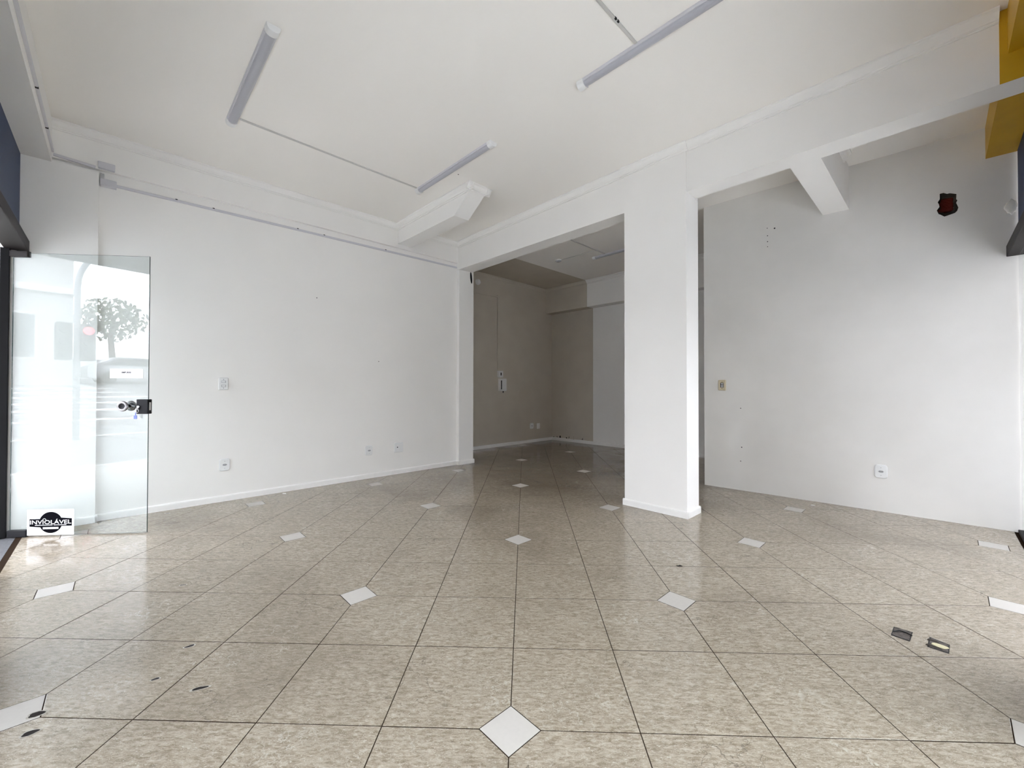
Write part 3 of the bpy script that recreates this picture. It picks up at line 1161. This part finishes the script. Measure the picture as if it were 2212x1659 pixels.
tag(bk, 'surface-mounted breaker box with its flap ajar in the back room', 'breaker box')
link('body', plate_mesh(0.175, 0.235, 0.050, 0.010, 0.005), 'plastic_white', bk)
link('flap', bbox_mesh(-0.045, 0.062, -0.066, -0.052, -0.085, 0.082, 0.003, 1), 'plastic_white', bk)
link('flap_gap', bbox_mesh(-0.058, -0.045, -0.060, -0.050, -0.085, 0.082, 0.0), 'dark_hole', bk)
bm = bmesh.new()
tube(bm, [(0.022, -0.02, -0.117), (0.022, -0.02, -0.150)], 0.008, 8)
link('cable_stub', to_mesh(bm), 'plastic_black', bk)


def screws(root, zs, y, r=0.0035, x=0.0, material='plastic_grey'):
    for zz in zs:
        bm = bmesh.new()
        cyl(bm, (x, y + 0.001, zz), (0, -0.0022, 0), r, r * 0.8, 10)
        link('screw', to_mesh(bm), material, root)


def socket_recess(root, y, zc=0.0, w=0.040, h=0.019, x=0.0):
    """flattened hexagonal socket face with pin holes"""
    pts = [(-w / 2, 0), (-w / 4, h / 2), (w / 4, h / 2), (w / 2, 0), (w / 4, -h / 2), (-w / 4, -h / 2)]
    bm = bmesh.new()
    lo = [bm.verts.new((x + a, y + 0.001, zc + c)) for a, c in pts]
    hi = [bm.verts.new((x + a, y - 0.0015, zc + c)) for a, c in pts]
    inn = [bm.verts.new((x + a * 0.82, y - 0.0015, zc + c * 0.8)) for a, c in pts]
    bot = [bm.verts.new((x + a * 0.8, y - 0.0004, zc + c * 0.78)) for a, c in pts]
    for A, B in ((lo, hi), (hi, inn), (inn, bot)):
        for i in range(6):
            bm.faces.new((A[i], A[(i + 1) % 6], B[(i + 1) % 6], B[i]))
    f = bm.faces.new(bot)
    f.material_index = 1
    link('socket', to_mesh(bm), ['plastic_grey', 'plastic_grey'], root)
    for dx in (-0.0095, 0.0, 0.0095):
        bm = bmesh.new()
        cyl(bm, (x + dx, y + 0.0005, zc - (0.0025 if dx == 0 else 0)), (0, -0.0014, 0), 0.0024, 0.0024, 9)
        link('pin_hole', to_mesh(bm), 'dark_hole', root)


def wall_outlet(pos, ang, label, wid=0.085, hei=0.118, material='plastic_white'):
    r = empty('wall_outlet', pos, ang)
    tag(r, label, 'outlet', 'single outlets low on the walls')
    link('cover_plate', plate_mesh(wid, hei, 0.012, 0.020, 0.006, 6, 0.003), material, r)
    socket_recess(r, -0.012)
    screws(r, (0.034, -0.034), -0.012)
    return r


wall_outlet(W(0, 1.263, 0.352), ANG_V, 'white outlet low on the left wall, straight below the double switch')
wall_outlet(W(0, 2.719, 0.338), ANG_V, 'narrow-looking white outlet low on the left wall beside the wider plate')
wall_outlet(RW0 + RWD * 1.497 + Vector((0, 0, 0.357)), ANG_R, 'white rounded outlet low on the right wall')
o = wall_outlet(W(-0.92, 6.585, 0.335), ANG_V, 'pale outlet low on the back room wall by the mouldy corner', 0.10, 0.115)
del o['group']
blank = empty('blank_plate', W(-0.92, 6.785, 0.320), ANG_V)
tag(blank, 'blank painted-over wall plate beside the back room outlet', 'wall plate')
link('cover_plate', plate_mesh(0.085, 0.115, 0.009, 0.012, 0.004), 'wall_paint', blank)
screws(blank, (0.04, -0.04), -0.009)

dsw = empty('double_switch', W(0, 1.248, 1.134), ANG_V)
tag(dsw, 'white plate with two grey rectangular modules at chest height on the left wall', 'switch')
link('cover_plate', plate_mesh(0.078, 0.118, 0.012, 0.008, 0.005), 'plastic_white', dsw)
for zz in (0.020, -0.020):
    mo = link('module', bbox_mesh(-0.019, 0.019, -0.0135, -0.010, zz - 0.011, zz + 0.011, 0.001, 1), 'plastic_grey', dsw)
    link('rocker', bbox_mesh(-0.013, 0.013, -0.0150, -0.012, zz - 0.007, zz + 0.007, 0.001, 1), 'plastic_white', mo)
screws(dsw, (0.041, -0.041), -0.012, 0.0045, 0.0, 'ink_grey')

dpl = empty('double_wall_plate', W(0, 3.114, 0.337), ANG_V)
tag(dpl, 'wide square white plate with one black hole, low on the left wall', 'wall plate')
link('cover_plate', plate_mesh(0.120, 0.122, 0.013, 0.008, 0.005), 'plastic_white', dpl)
link('module', bbox_mesh(-0.040, -0.004, -0.0145, -0.011, -0.032, 0.032, 0.001, 1), 'plastic_white', dpl)
link('module', bbox_mesh(0.004, 0.040, -0.0150, -0.011, -0.032, 0.032, 0.0015, 1), 'plastic_white', dpl)
bm = bmesh.new()
cyl(bm, (-0.022, -0.0140, 0.004), (0, -0.0012, 0), 0.0075, 0.0075, 14)
link('cable_hole', to_mesh(bm), 'dark_hole', dpl)

bsw = empty('triple_switch', RW0 + RWD * 0.190 + Vector((0, 0, 1.132)), ANG_R)
tag(bsw, 'yellowed beige wall switch with three small rockers, on the right wall', 'switch')
link('cover_plate', plate_mesh(0.078, 0.116, 0.012, 0.010, 0.006, 5, 0.002), 'plastic_beige', bsw)
link('rocker_well', bbox_mesh(-0.018, 0.018, -0.0132, -0.010, -0.026, 0.026, 0.001, 1), 'dark_hole', bsw)
for zz in (0.0165, 0.0, -0.0165):
    link('rocker', bbox_mesh(-0.011, 0.015, -0.0155, -0.0125, zz - 0.0042, zz + 0.0042, 0.001, 1), 'plastic_white', bsw)
screws(bsw, (0.034, -0.034), -0.012, 0.004, 0.0, 'mortar')

rose = empty('ceiling_rose', W(0.554, 5.641, H))
tag(rose, 'round white ceiling rose on the back room ceiling', 'ceiling rose')
bm = bmesh.new()
cyl(bm, (0, 0, 0), (0, 0, -0.012), 0.062, 0.058, 28)
link('base', to_mesh(bm), 'ceiling_paint', rose)
bm = bmesh.new()
cyl(bm, (0, 0, -0.012), (0, 0, -0.016), 0.050, 0.030, 28)
link('cover', to_mesh(bm), 'plastic_grey', rose)

rb = empty('round_wall_box', W(-0.92, 5.165, 3.0), ANG_V)
tag(rb, 'round white wall box half hidden by the corner pilaster', 'junction box')
bm = bmesh.new()
cyl(bm, (0, 0, 0), (0, -0.03, 0), 0.052, 0.048, 24)
link('base', to_mesh(bm), 'plastic_white', rb)
bm = bmesh.new()
cyl(bm, (0, -0.03, 0), (0, -0.02, 0), 0.040, 0.030, 24)
link('cap', to_mesh(bm), 'plastic_white', rb)

# knocked-out cable slot in the corner pilaster
bm = bmesh.new()
pts = []
for k in range(14):
    a = 2 * math.pi * k / 14
    x, zz = 0.018 * math.cos(a), 0.085 * math.sin(a)
    pts.append((x + 0.10 * zz * -1, zz))
vs = [bm.verts.new(W(0.0566, 4.245 + x, 2.715 + zz)) for x, zz in pts]
bm.faces.new(vs)
vs2 = [bm.verts.new(W(0.040, 4.245 + x, 2.715 + zz)) for x, zz in pts]
for k in range(14):
    bm.faces.new((vs[k], vs[(k + 1) % 14], vs2[(k + 1) % 14], vs2[k]))
o = link('cable_slot', to_mesh(bm), 'dark_hole', wall_left)
for (t, zz) in ((2.105, 2.10), (2.84, 1.424)):
    bm = bmesh.new()
    cyl(bm, W(-0.002, t, zz), U3 * 0.0028, 0.006, 0.005, 9)
    link('screw_hole', to_mesh(bm), 'dark_hole', wall_left)
for (x, y) in ((-0.647, 2.584), (-0.600, 2.628)):
    bm = bmesh.new()
    cyl(bm, (x, y, H + 0.002), (0, 0, -0.003), 0.008, 0.006, 9)
    link('screw_hole', to_mesh(bm), 'dark_hole', ceiling)

# ------------------------------------------------------------------ floor recesses, chips and scraps


def floor_recess(quad, label, pale):
    c = Vector((sum(q[0] for q in quad) / 4, sum(q[1] for q in quad) / 4, 0))
    r = empty('floor_recess', c)
    tag(r, label, 'floor box', 'square floor box recesses')
    loc = [(q[0] - c.x, q[1] - c.y) for q in quad]
    bm = bmesh.new()                         # torn rim lying over the tile cut-out
    out = [bm.verts.new((x, y, 0.0008)) for x, y in loc]
    inn = [bm.verts.new((x * 0.84 + random.uniform(-.002, .002), y * 0.84 + random.uniform(-.002, .002), 0.0012)) for x, y in loc]
    bot = [bm.verts.new((x * 0.82, y * 0.82, 0.0005)) for x, y in loc]
    for A, B in ((out, inn), (inn, bot)):
        for i in range(4):
            bm.faces.new((A[i], A[(i + 1) % 4], B[(i + 1) % 4], B[i]))
    link('rim', to_mesh(bm), 'dark_hole', r)
    bm = bmesh.new()
    g = []
    for a in range(7):
        row = []
        for b2 in range(7):
            fa_, fb_ = a / 6, b2 / 6
            p = [loc[0][k] * (1 - fa_) * (1 - fb_) + loc[1][k] * fa_ * (1 - fb_) + loc[2][k] * fa_ * fb_ + loc[3][k] * (1 - fa_) * fb_ for k in (0, 1)]
            row.append(bm.verts.new((p[0] * 0.9, p[1] * 0.9, 0.0007 + random.uniform(0, 0.0012))))
        g.append(row)
    for a in range(6):
        for b2 in range(6):
            bm.faces.new((g[a][b2], g[a + 1][b2], g[a + 1][b2 + 1], g[a][b2 + 1]))
    link('bed', to_mesh(bm), 'recess_dirt', r)
    if pale:
        ax = Vector((loc[1][0] - loc[0][0], loc[1][1] - loc[0][1], 0)).normalized()
        ay = Vector((-ax.y, ax.x, 0))
        bm = bmesh.new()
        top, low = [], []
        for k in range(16):
            a = 2 * math.pi * k / 16
            q = ax * (0.004 + 0.026 * math.cos(a) + 0.003 * math.sin(3 * a)) + ay * (-0.004 + 0.015 * math.sin(a) + 0.002 * math.cos(2 * a))
            top.append(bm.verts.new((q.x * 0.9, q.y * 0.9, 0.004)))
            low.append(bm.verts.new((q.x, q.y, 0.0005)))
        for k in range(16):
            bm.faces.new((low[k], low[(k + 1) % 16], top[(k + 1) % 16], top[k]))
        bm.faces.new(top)
        o = link('mortar_lump', to_mesh(bm), 'mortar_pale', r)
        o['label'] = 'pale yellow lump of mortar'
        for x0, x1, y0, y1 in ((-0.036, 0.0, 0.020, 0.034), (-0.038, 0.012, -0.035, -0.024)):
            bm = bmesh.new()
            prism(bm, [((ax * x + ay * y).x, (ax * x + ay * y).y) for x, y in ((x0, y0), (x1, y0), (x1 - 0.006, y1), (x0 + 0.004, y1))], 0.0005, 0.0028)
            link('tile_splinter', to_mesh(bm), 'mortar', r)
    else:
        bm = bmesh.new()
        tube(bm, [(-0.025, 0.012, 0.003), (0.004, 0.018, 0.005), (0.022, 0.004, 0.004), (0.028, -0.018, 0.003)], 0.0028, 6)
        link('wire_end', to_mesh(bm), 'dark_hole', r)


floor_recess([(1.672, 0.560), (1.714, 0.515), (1.790, 0.585), (1.743, 0.627)], 'dark empty square recess cut in the floor tiles', False)
floor_recess([(1.754, 0.481), (1.798, 0.435), (1.862, 0.496), (1.831, 0.552)], 'square recess in the floor tiles holding a pale yellow mortar lump', True)


def chip(x, y, l, w, rot):
    """shallow dark chip in the glaze with a pale bruised edge"""
    bm = bmesh.new()
    rings = []
    for sc, zz in ((1.45, 0.0006), (1.12, 0.0009), (0.95, 0.0010)):
        ring = []
        for k in range(12):
            a = 2 * math.pi * k / 12
            rr = 1 + 0.22 * math.sin(2.0 * a + x * 9) + 0.12 * math.cos(3 * a + y * 7)
            px_, py_ = l * sc * rr * math.cos(a), w * sc * rr * math.sin(a)
            ring.append(bm.verts.new((px_ * math.cos(rot) - py_ * math.sin(rot), px_ * math.sin(rot) + py_ * math.cos(rot), zz)))
        rings.append(ring)
    for n_, (A, B) in enumerate(zip(rings, rings[1:])):
        for i in range(12):
            f = bm.faces.new((A[i], A[(i + 1) % 12], B[(i + 1) % 12], B[i]))
            f.material_index = 1 if n_ == 0 else 0
    bm.faces.new(rings[-1])
    return link('glaze_chip', to_mesh(bm), ['scrap_dark', 'chip_rim'], floor, (x, y, 0))


for a in ((-1.134, 0.144, 0.020, 0.008, 0.5), (-1.370, 0.381, 0.014, 0.008, 0.45), (-1.848, 0.907, 0.012, 0.005, 0.4), (-1.585, 0.010, 0.022, 0.010, 0.5), (-1.517, -0.063, 0.020, 0.009, 0.5), (-3.064, 2.175, 0.018, 0.006, 0.2), (-1.338, 0.185, 0.010, 0.007, 0.3)):
    chip(*a)


def scrap(name, x, y, pts, h, material, label, cat):
    bm = bmesh.new()
    lo = [bm.verts.new((px_, py_, 0.0006)) for px_, py_ in pts]
    hi = [bm.verts.new((px_ * 0.8, py_ * 0.8, h * (0.6 + 0.4 * math.sin(i * 2.1)))) for i, (px_, py_) in enumerate(pts)]
    n = len(pts)
    for i in range(n):
        bm.faces.new((lo[i], lo[(i + 1) % n], hi[(i + 1) % n], hi[i]))
    bm.faces.new(hi)
    bm.faces.new(lo[::-1])
    return tag(link(name, to_mesh(bm), material, None, (x, y, 0)), label, cat)


scrap('dark_scrap', 0.998, 1.247, [(-0.018, 0.004), (-0.006, -0.008), (0.006, -0.006), (0.022, -0.002), (0.008, 0.006), (-0.004, 0.010)], 0.006, 'scrap_dark', 'tiny black scrap lying on the tiles in front of the pillar', 'litter')
scrap('paint_flake', -2.441, 2.868, [(-0.020, 0.0), (0.0, -0.014), (0.022, -0.004), (0.012, 0.012)], 0.010, 'flake_white', 'white paint flake on the floor by the left wall skirting', 'litter')
scrap('paint_flake', 2.745, 2.622, [(-0.018, 0.004), (0.0, -0.008), (0.020, -0.006), (0.008, 0.010)], 0.008, 'flake_white', 'white paint flake on the floor near the right wall', 'litter')

# ------------------------------------------------------------------ the street outside the door


def SZ(t):
    return max(0.0, 0.075 * (-t - 7.0)) - 0.10


bm = bmesh.new()
ts = [14, -7, -40, -75]
for t0, t1 in zip(ts, ts[1:]):
    vs = [bm.verts.new(W(-45, t0, SZ(t0))), bm.verts.new(W(60, t0, SZ(t0))), bm.verts.new(W(60, t1, SZ(t1))), bm.verts.new(W(-45, t1, SZ(t1)))]
    bm.faces.new(vs)
structure('road', to_mesh(bm), 'asphalt')
bm = bmesh.new()
stbox(bm, -14, 8.6, -3.4, -0.16, -0.12, -0.012)
stbox(bm, SB + 0.2, 8.6, -0.16, 13, -0.12, -0.012)
structure('sidewalk', to_mesh(bm), 'pavement')
bm = bmesh.new()
stbox(bm, -14, 8.6, -3.55, -3.4, -0.14, -0.006)
structure('kerb', to_mesh(bm), 'road_white')
bm = bmesh.new()                             # closed flank of the building next door
stbox(bm, -12, -0.15, -0.30, -0.02, -0.1, 6.5)
structure('facade_next_door', to_mesh(bm), 'facade_grey')
bm = bmesh.new()                             # upper floor over the shop
stbox(bm, -0.3, SB + 0.6, -0.36, 7.4, H + 0.14, 6.5)
structure('facade_upper_floor', to_mesh(bm), 'facade_trim')


bm = bmesh.new()                             # concrete marquee over the pavement
stbox(bm, -6.0, SB + 1.35, -2.3, -0.30, 2.98, 3.14)
stbox(bm, SB + 0.40, SB + 1.35, -0.30, 7.4, 2.98, 3.14)
structure('marquee', to_mesh(bm), 'facade_trim')


def road_line(s0, s1, t0, w, name, label, group):
    bm = bmesh.new()
    c = W((s0 + s1) / 2, t0, 0)
    vs = []
    for s, t in ((s0, t0 - w / 2), (s1, t0 - w / 2), (s1, t0 + w / 2), (s0, t0 + w / 2)):
        p = W(s, t, SZ(t) + 0.004)
        vs.append(bm.verts.new(p))
    bm.faces.new(vs)
    return tag(link(name, to_mesh(bm), 'road_white'), label, 'road marking', group)


for k, t in enumerate((-13.6, -15.8, -18.0, -20.2, -22.4)):
    road_line(1.2, 5.6, t, 0.5, 'crossing_stripe', ('zebra stripe nearest the shop', 'second zebra stripe from the shop', 'middle zebra stripe', 'second zebra stripe from the parked car', 'zebra stripe nearest the parked car')[k] + ', mirrored in the glass door', 'zebra crossing stripes')
road_line(-3, 12, -8.4, 0.14, 'lane_line', 'thin white lane line nearest the shop, mirrored in the door', None)
road_line(0.5, 12, -11.2, 0.32, 'stop_line', 'broad white stop line mirrored in the door', None)

bld = empty('street_building', W(-0.6, -24.5, SZ(-24.5)), ANG_U)
tag(bld, 'plain grey building across the street, mirrored at the left of the door', 'building')
link('wall', bbox_mesh(-9.0, 5.05, -7, 0, -1.0, 9.5, 0.0), 'facade_grey', bld)
for x0 in (-5.6, -2.8, 0.2, 2.6):
    wn = link('window', bbox_mesh(x0, x0 + 1.3, -0.02, 0.06, 1.2, 3.4, 0.01, 1), 'facade_trim', bld)
    link('pane', bbox_mesh(x0 + 0.1, x0 + 1.2, 0.05, 0.075, 1.3, 3.3, 0.0), 'window_dark', wn)
link('ledge', bbox_mesh(-9.0, 5.1, -0.02, 0.25, 4.4, 4.7, 0.02, 1), 'facade_trim', bld)

bm = bmesh.new()
stbox(bm, SB + 11, SB + 20, 2.5, 26, -0.2, 4.2)  # unseen low pale building, added to keep light coming straight across
structure('added_low_facade', to_mesh(bm), 'added_facade_pale')
bm = bmesh.new()
stbox(bm, SB + 10, SB + 20, -14.5, 2.4, -0.2, 13.0)  # unseen tall block, added to shade the right wall
structure('sky_block_corner', to_mesh(bm), 'sky_block_grey')
bm = bmesh.new()
stbox(bm, 9.4, 26, -30, -17, -0.2, 10.5)  # unseen block, added to cut the open sky reaching the right wall
structure('sky_block_far', to_mesh(bm), 'sky_block_grey')

pole = empty('signal_pole', W(1.77, -8.0, SZ(-8)))
tag(pole, 'grey signal pole with a curved arm, mirrored in the glass door', 'pole')
bm = bmesh.new()
pts = [Vector((0, 0, 0)), Vector((0, 0, 2.9)), Vector((0, 0, 3.3))]
for k in range(1, 9):
    a = math.radians(65 * k / 8)
    pts.append(Vector((0, 0, 3.3)) + U3 * 1.1 * (1 - math.cos(a)) + Vector((0, 0, 1.1 * math.sin(a))))
pts.append(pts[-1] + (U3 * 0.9 + Vector((0, 0, 0.42))) * 1.6)
tube(bm, pts, 0.055, 10)
link('post', to_mesh(bm, smooth=True), 'pole_grey', pole)
for nm, ds, zz in (('signal_head', -0.20, 2.10), ('signal_head', 0.16, 2.10)):
    c = U3 * ds
    hd = link(nm, bbox_mesh(-0.12, 0.12, -0.10, 0.10, zz - 0.40, zz + 0.40, 0.02, 1), 'signal_black', pole, c, ANG_U)
    for kk, dz in enumerate((0.25, 0.0, -0.25)):
        bm = bmesh.new()
        cyl(bm, (0, 0.10, zz + dz), (0, 0.05, 0), 0.085, 0.08, 16)
        link('lens', to_mesh(bm), 'red_lamp' if (kk == 0 and ds > 0) else 'signal_black', hd)

tree = empty('street_tree', W(6.6, -28, SZ(-28)))
tag(tree, 'green leafy tree up the street, mirrored in the glass door', 'tree')
bm = bmesh.new()
tube(bm, [(0, 0, -0.3), (0.05, 0, 1.2), (0, 0.1, 2.6), (0.1, 0, 3.6)], 0.16, 8, [0.2, 0.16, 0.13, 0.07])
link('trunk', to_mesh(bm), 'bark', tree)
bm = bmesh.new()
rnd = random.Random(3)
for k in range(900):
    d = Vector((rnd.gauss(0, 1), rnd.gauss(0, 1), rnd.gauss(0, 1))).normalized()
    p = Vector((d.x * 1.6, d.y * 1.6, 3.6 + d.z * 1.25)) * 1.0
    p = Vector((0, 0, 3.6)) + (p - Vector((0, 0, 3.6))) * rnd.uniform(0.55, 1.05)
    n = (d + Vector((rnd.uniform(-1, 1), rnd.uniform(-1, 1), rnd.uniform(-1, 1))) * 0.8).normalized()
    x = n.orthogonal().normalized() * rnd.uniform(0.10, 0.2)
    y = n.cross(x)
    bm.faces.new([bm.verts.new(p + q) for q in (x * -1, y * 0.5, x, y * -0.5)])
link('foliage', to_mesh(bm), 'leaf_green', tree)

car = empty('parked_car', W(7.2, -26.0, SZ(-26.0)), ANG_U)
tag(car, 'silver car parked up the street, mirrored in the glass door', 'car')
side = [(-2.1, 0.30), (2.1, 0.30), (2.15, 0.62), (2.0, 0.84), (1.05, 0.94), (0.55, 1.40), (-1.0, 1.44), (-1.75, 0.98), (-2.1, 0.90)]
bm = bmesh.new()
a = [bm.verts.new((x, -0.85, zz)) for x, zz in side]
b_ = [bm.verts.new((x, 0.85, zz)) for x, zz in side]
for i in range(len(side)):
    j = (i + 1) % len(side)
    bm.faces.new((a[i], a[j], b_[j], b_[i]))
bm.faces.new(a)
bm.faces.new(b_[::-1])
bmesh.ops.bevel(bm, geom=list(bm.edges), offset=0.05, segments=2, affect='EDGES')
link('body', to_mesh(bm), 'car_paint', car)
bm = bmesh.new()
for y0, y1 in ((0.82, 0.865), (-0.865, -0.82)):
    prism_pts = [(-1.55, 0.98), (0.92, 0.96), (0.48, 1.33), (-0.95, 1.37)]
    lo = [bm.verts.new((x, y0, zz)) for x, zz in prism_pts]
    hi = [bm.verts.new((x, y1, zz)) for x, zz in prism_pts]
    for i in range(4):
        bm.faces.new((lo[i], lo[(i + 1) % 4], hi[(i + 1) % 4], hi[i]))
    bm.faces.new(lo)
    bm.faces.new(hi[::-1])
link('side_windows', to_mesh(bm), 'car_glass', car)
for x in (-1.3, 1.35):
    for y in (-0.80, 0.80):
        bm = bmesh.new()
        cyl(bm, (x, y - 0.1, 0.31), (0, 0.2, 0), 0.31, 0.31, 20)
        link('wheel', to_mesh(bm), 'rubber', car)
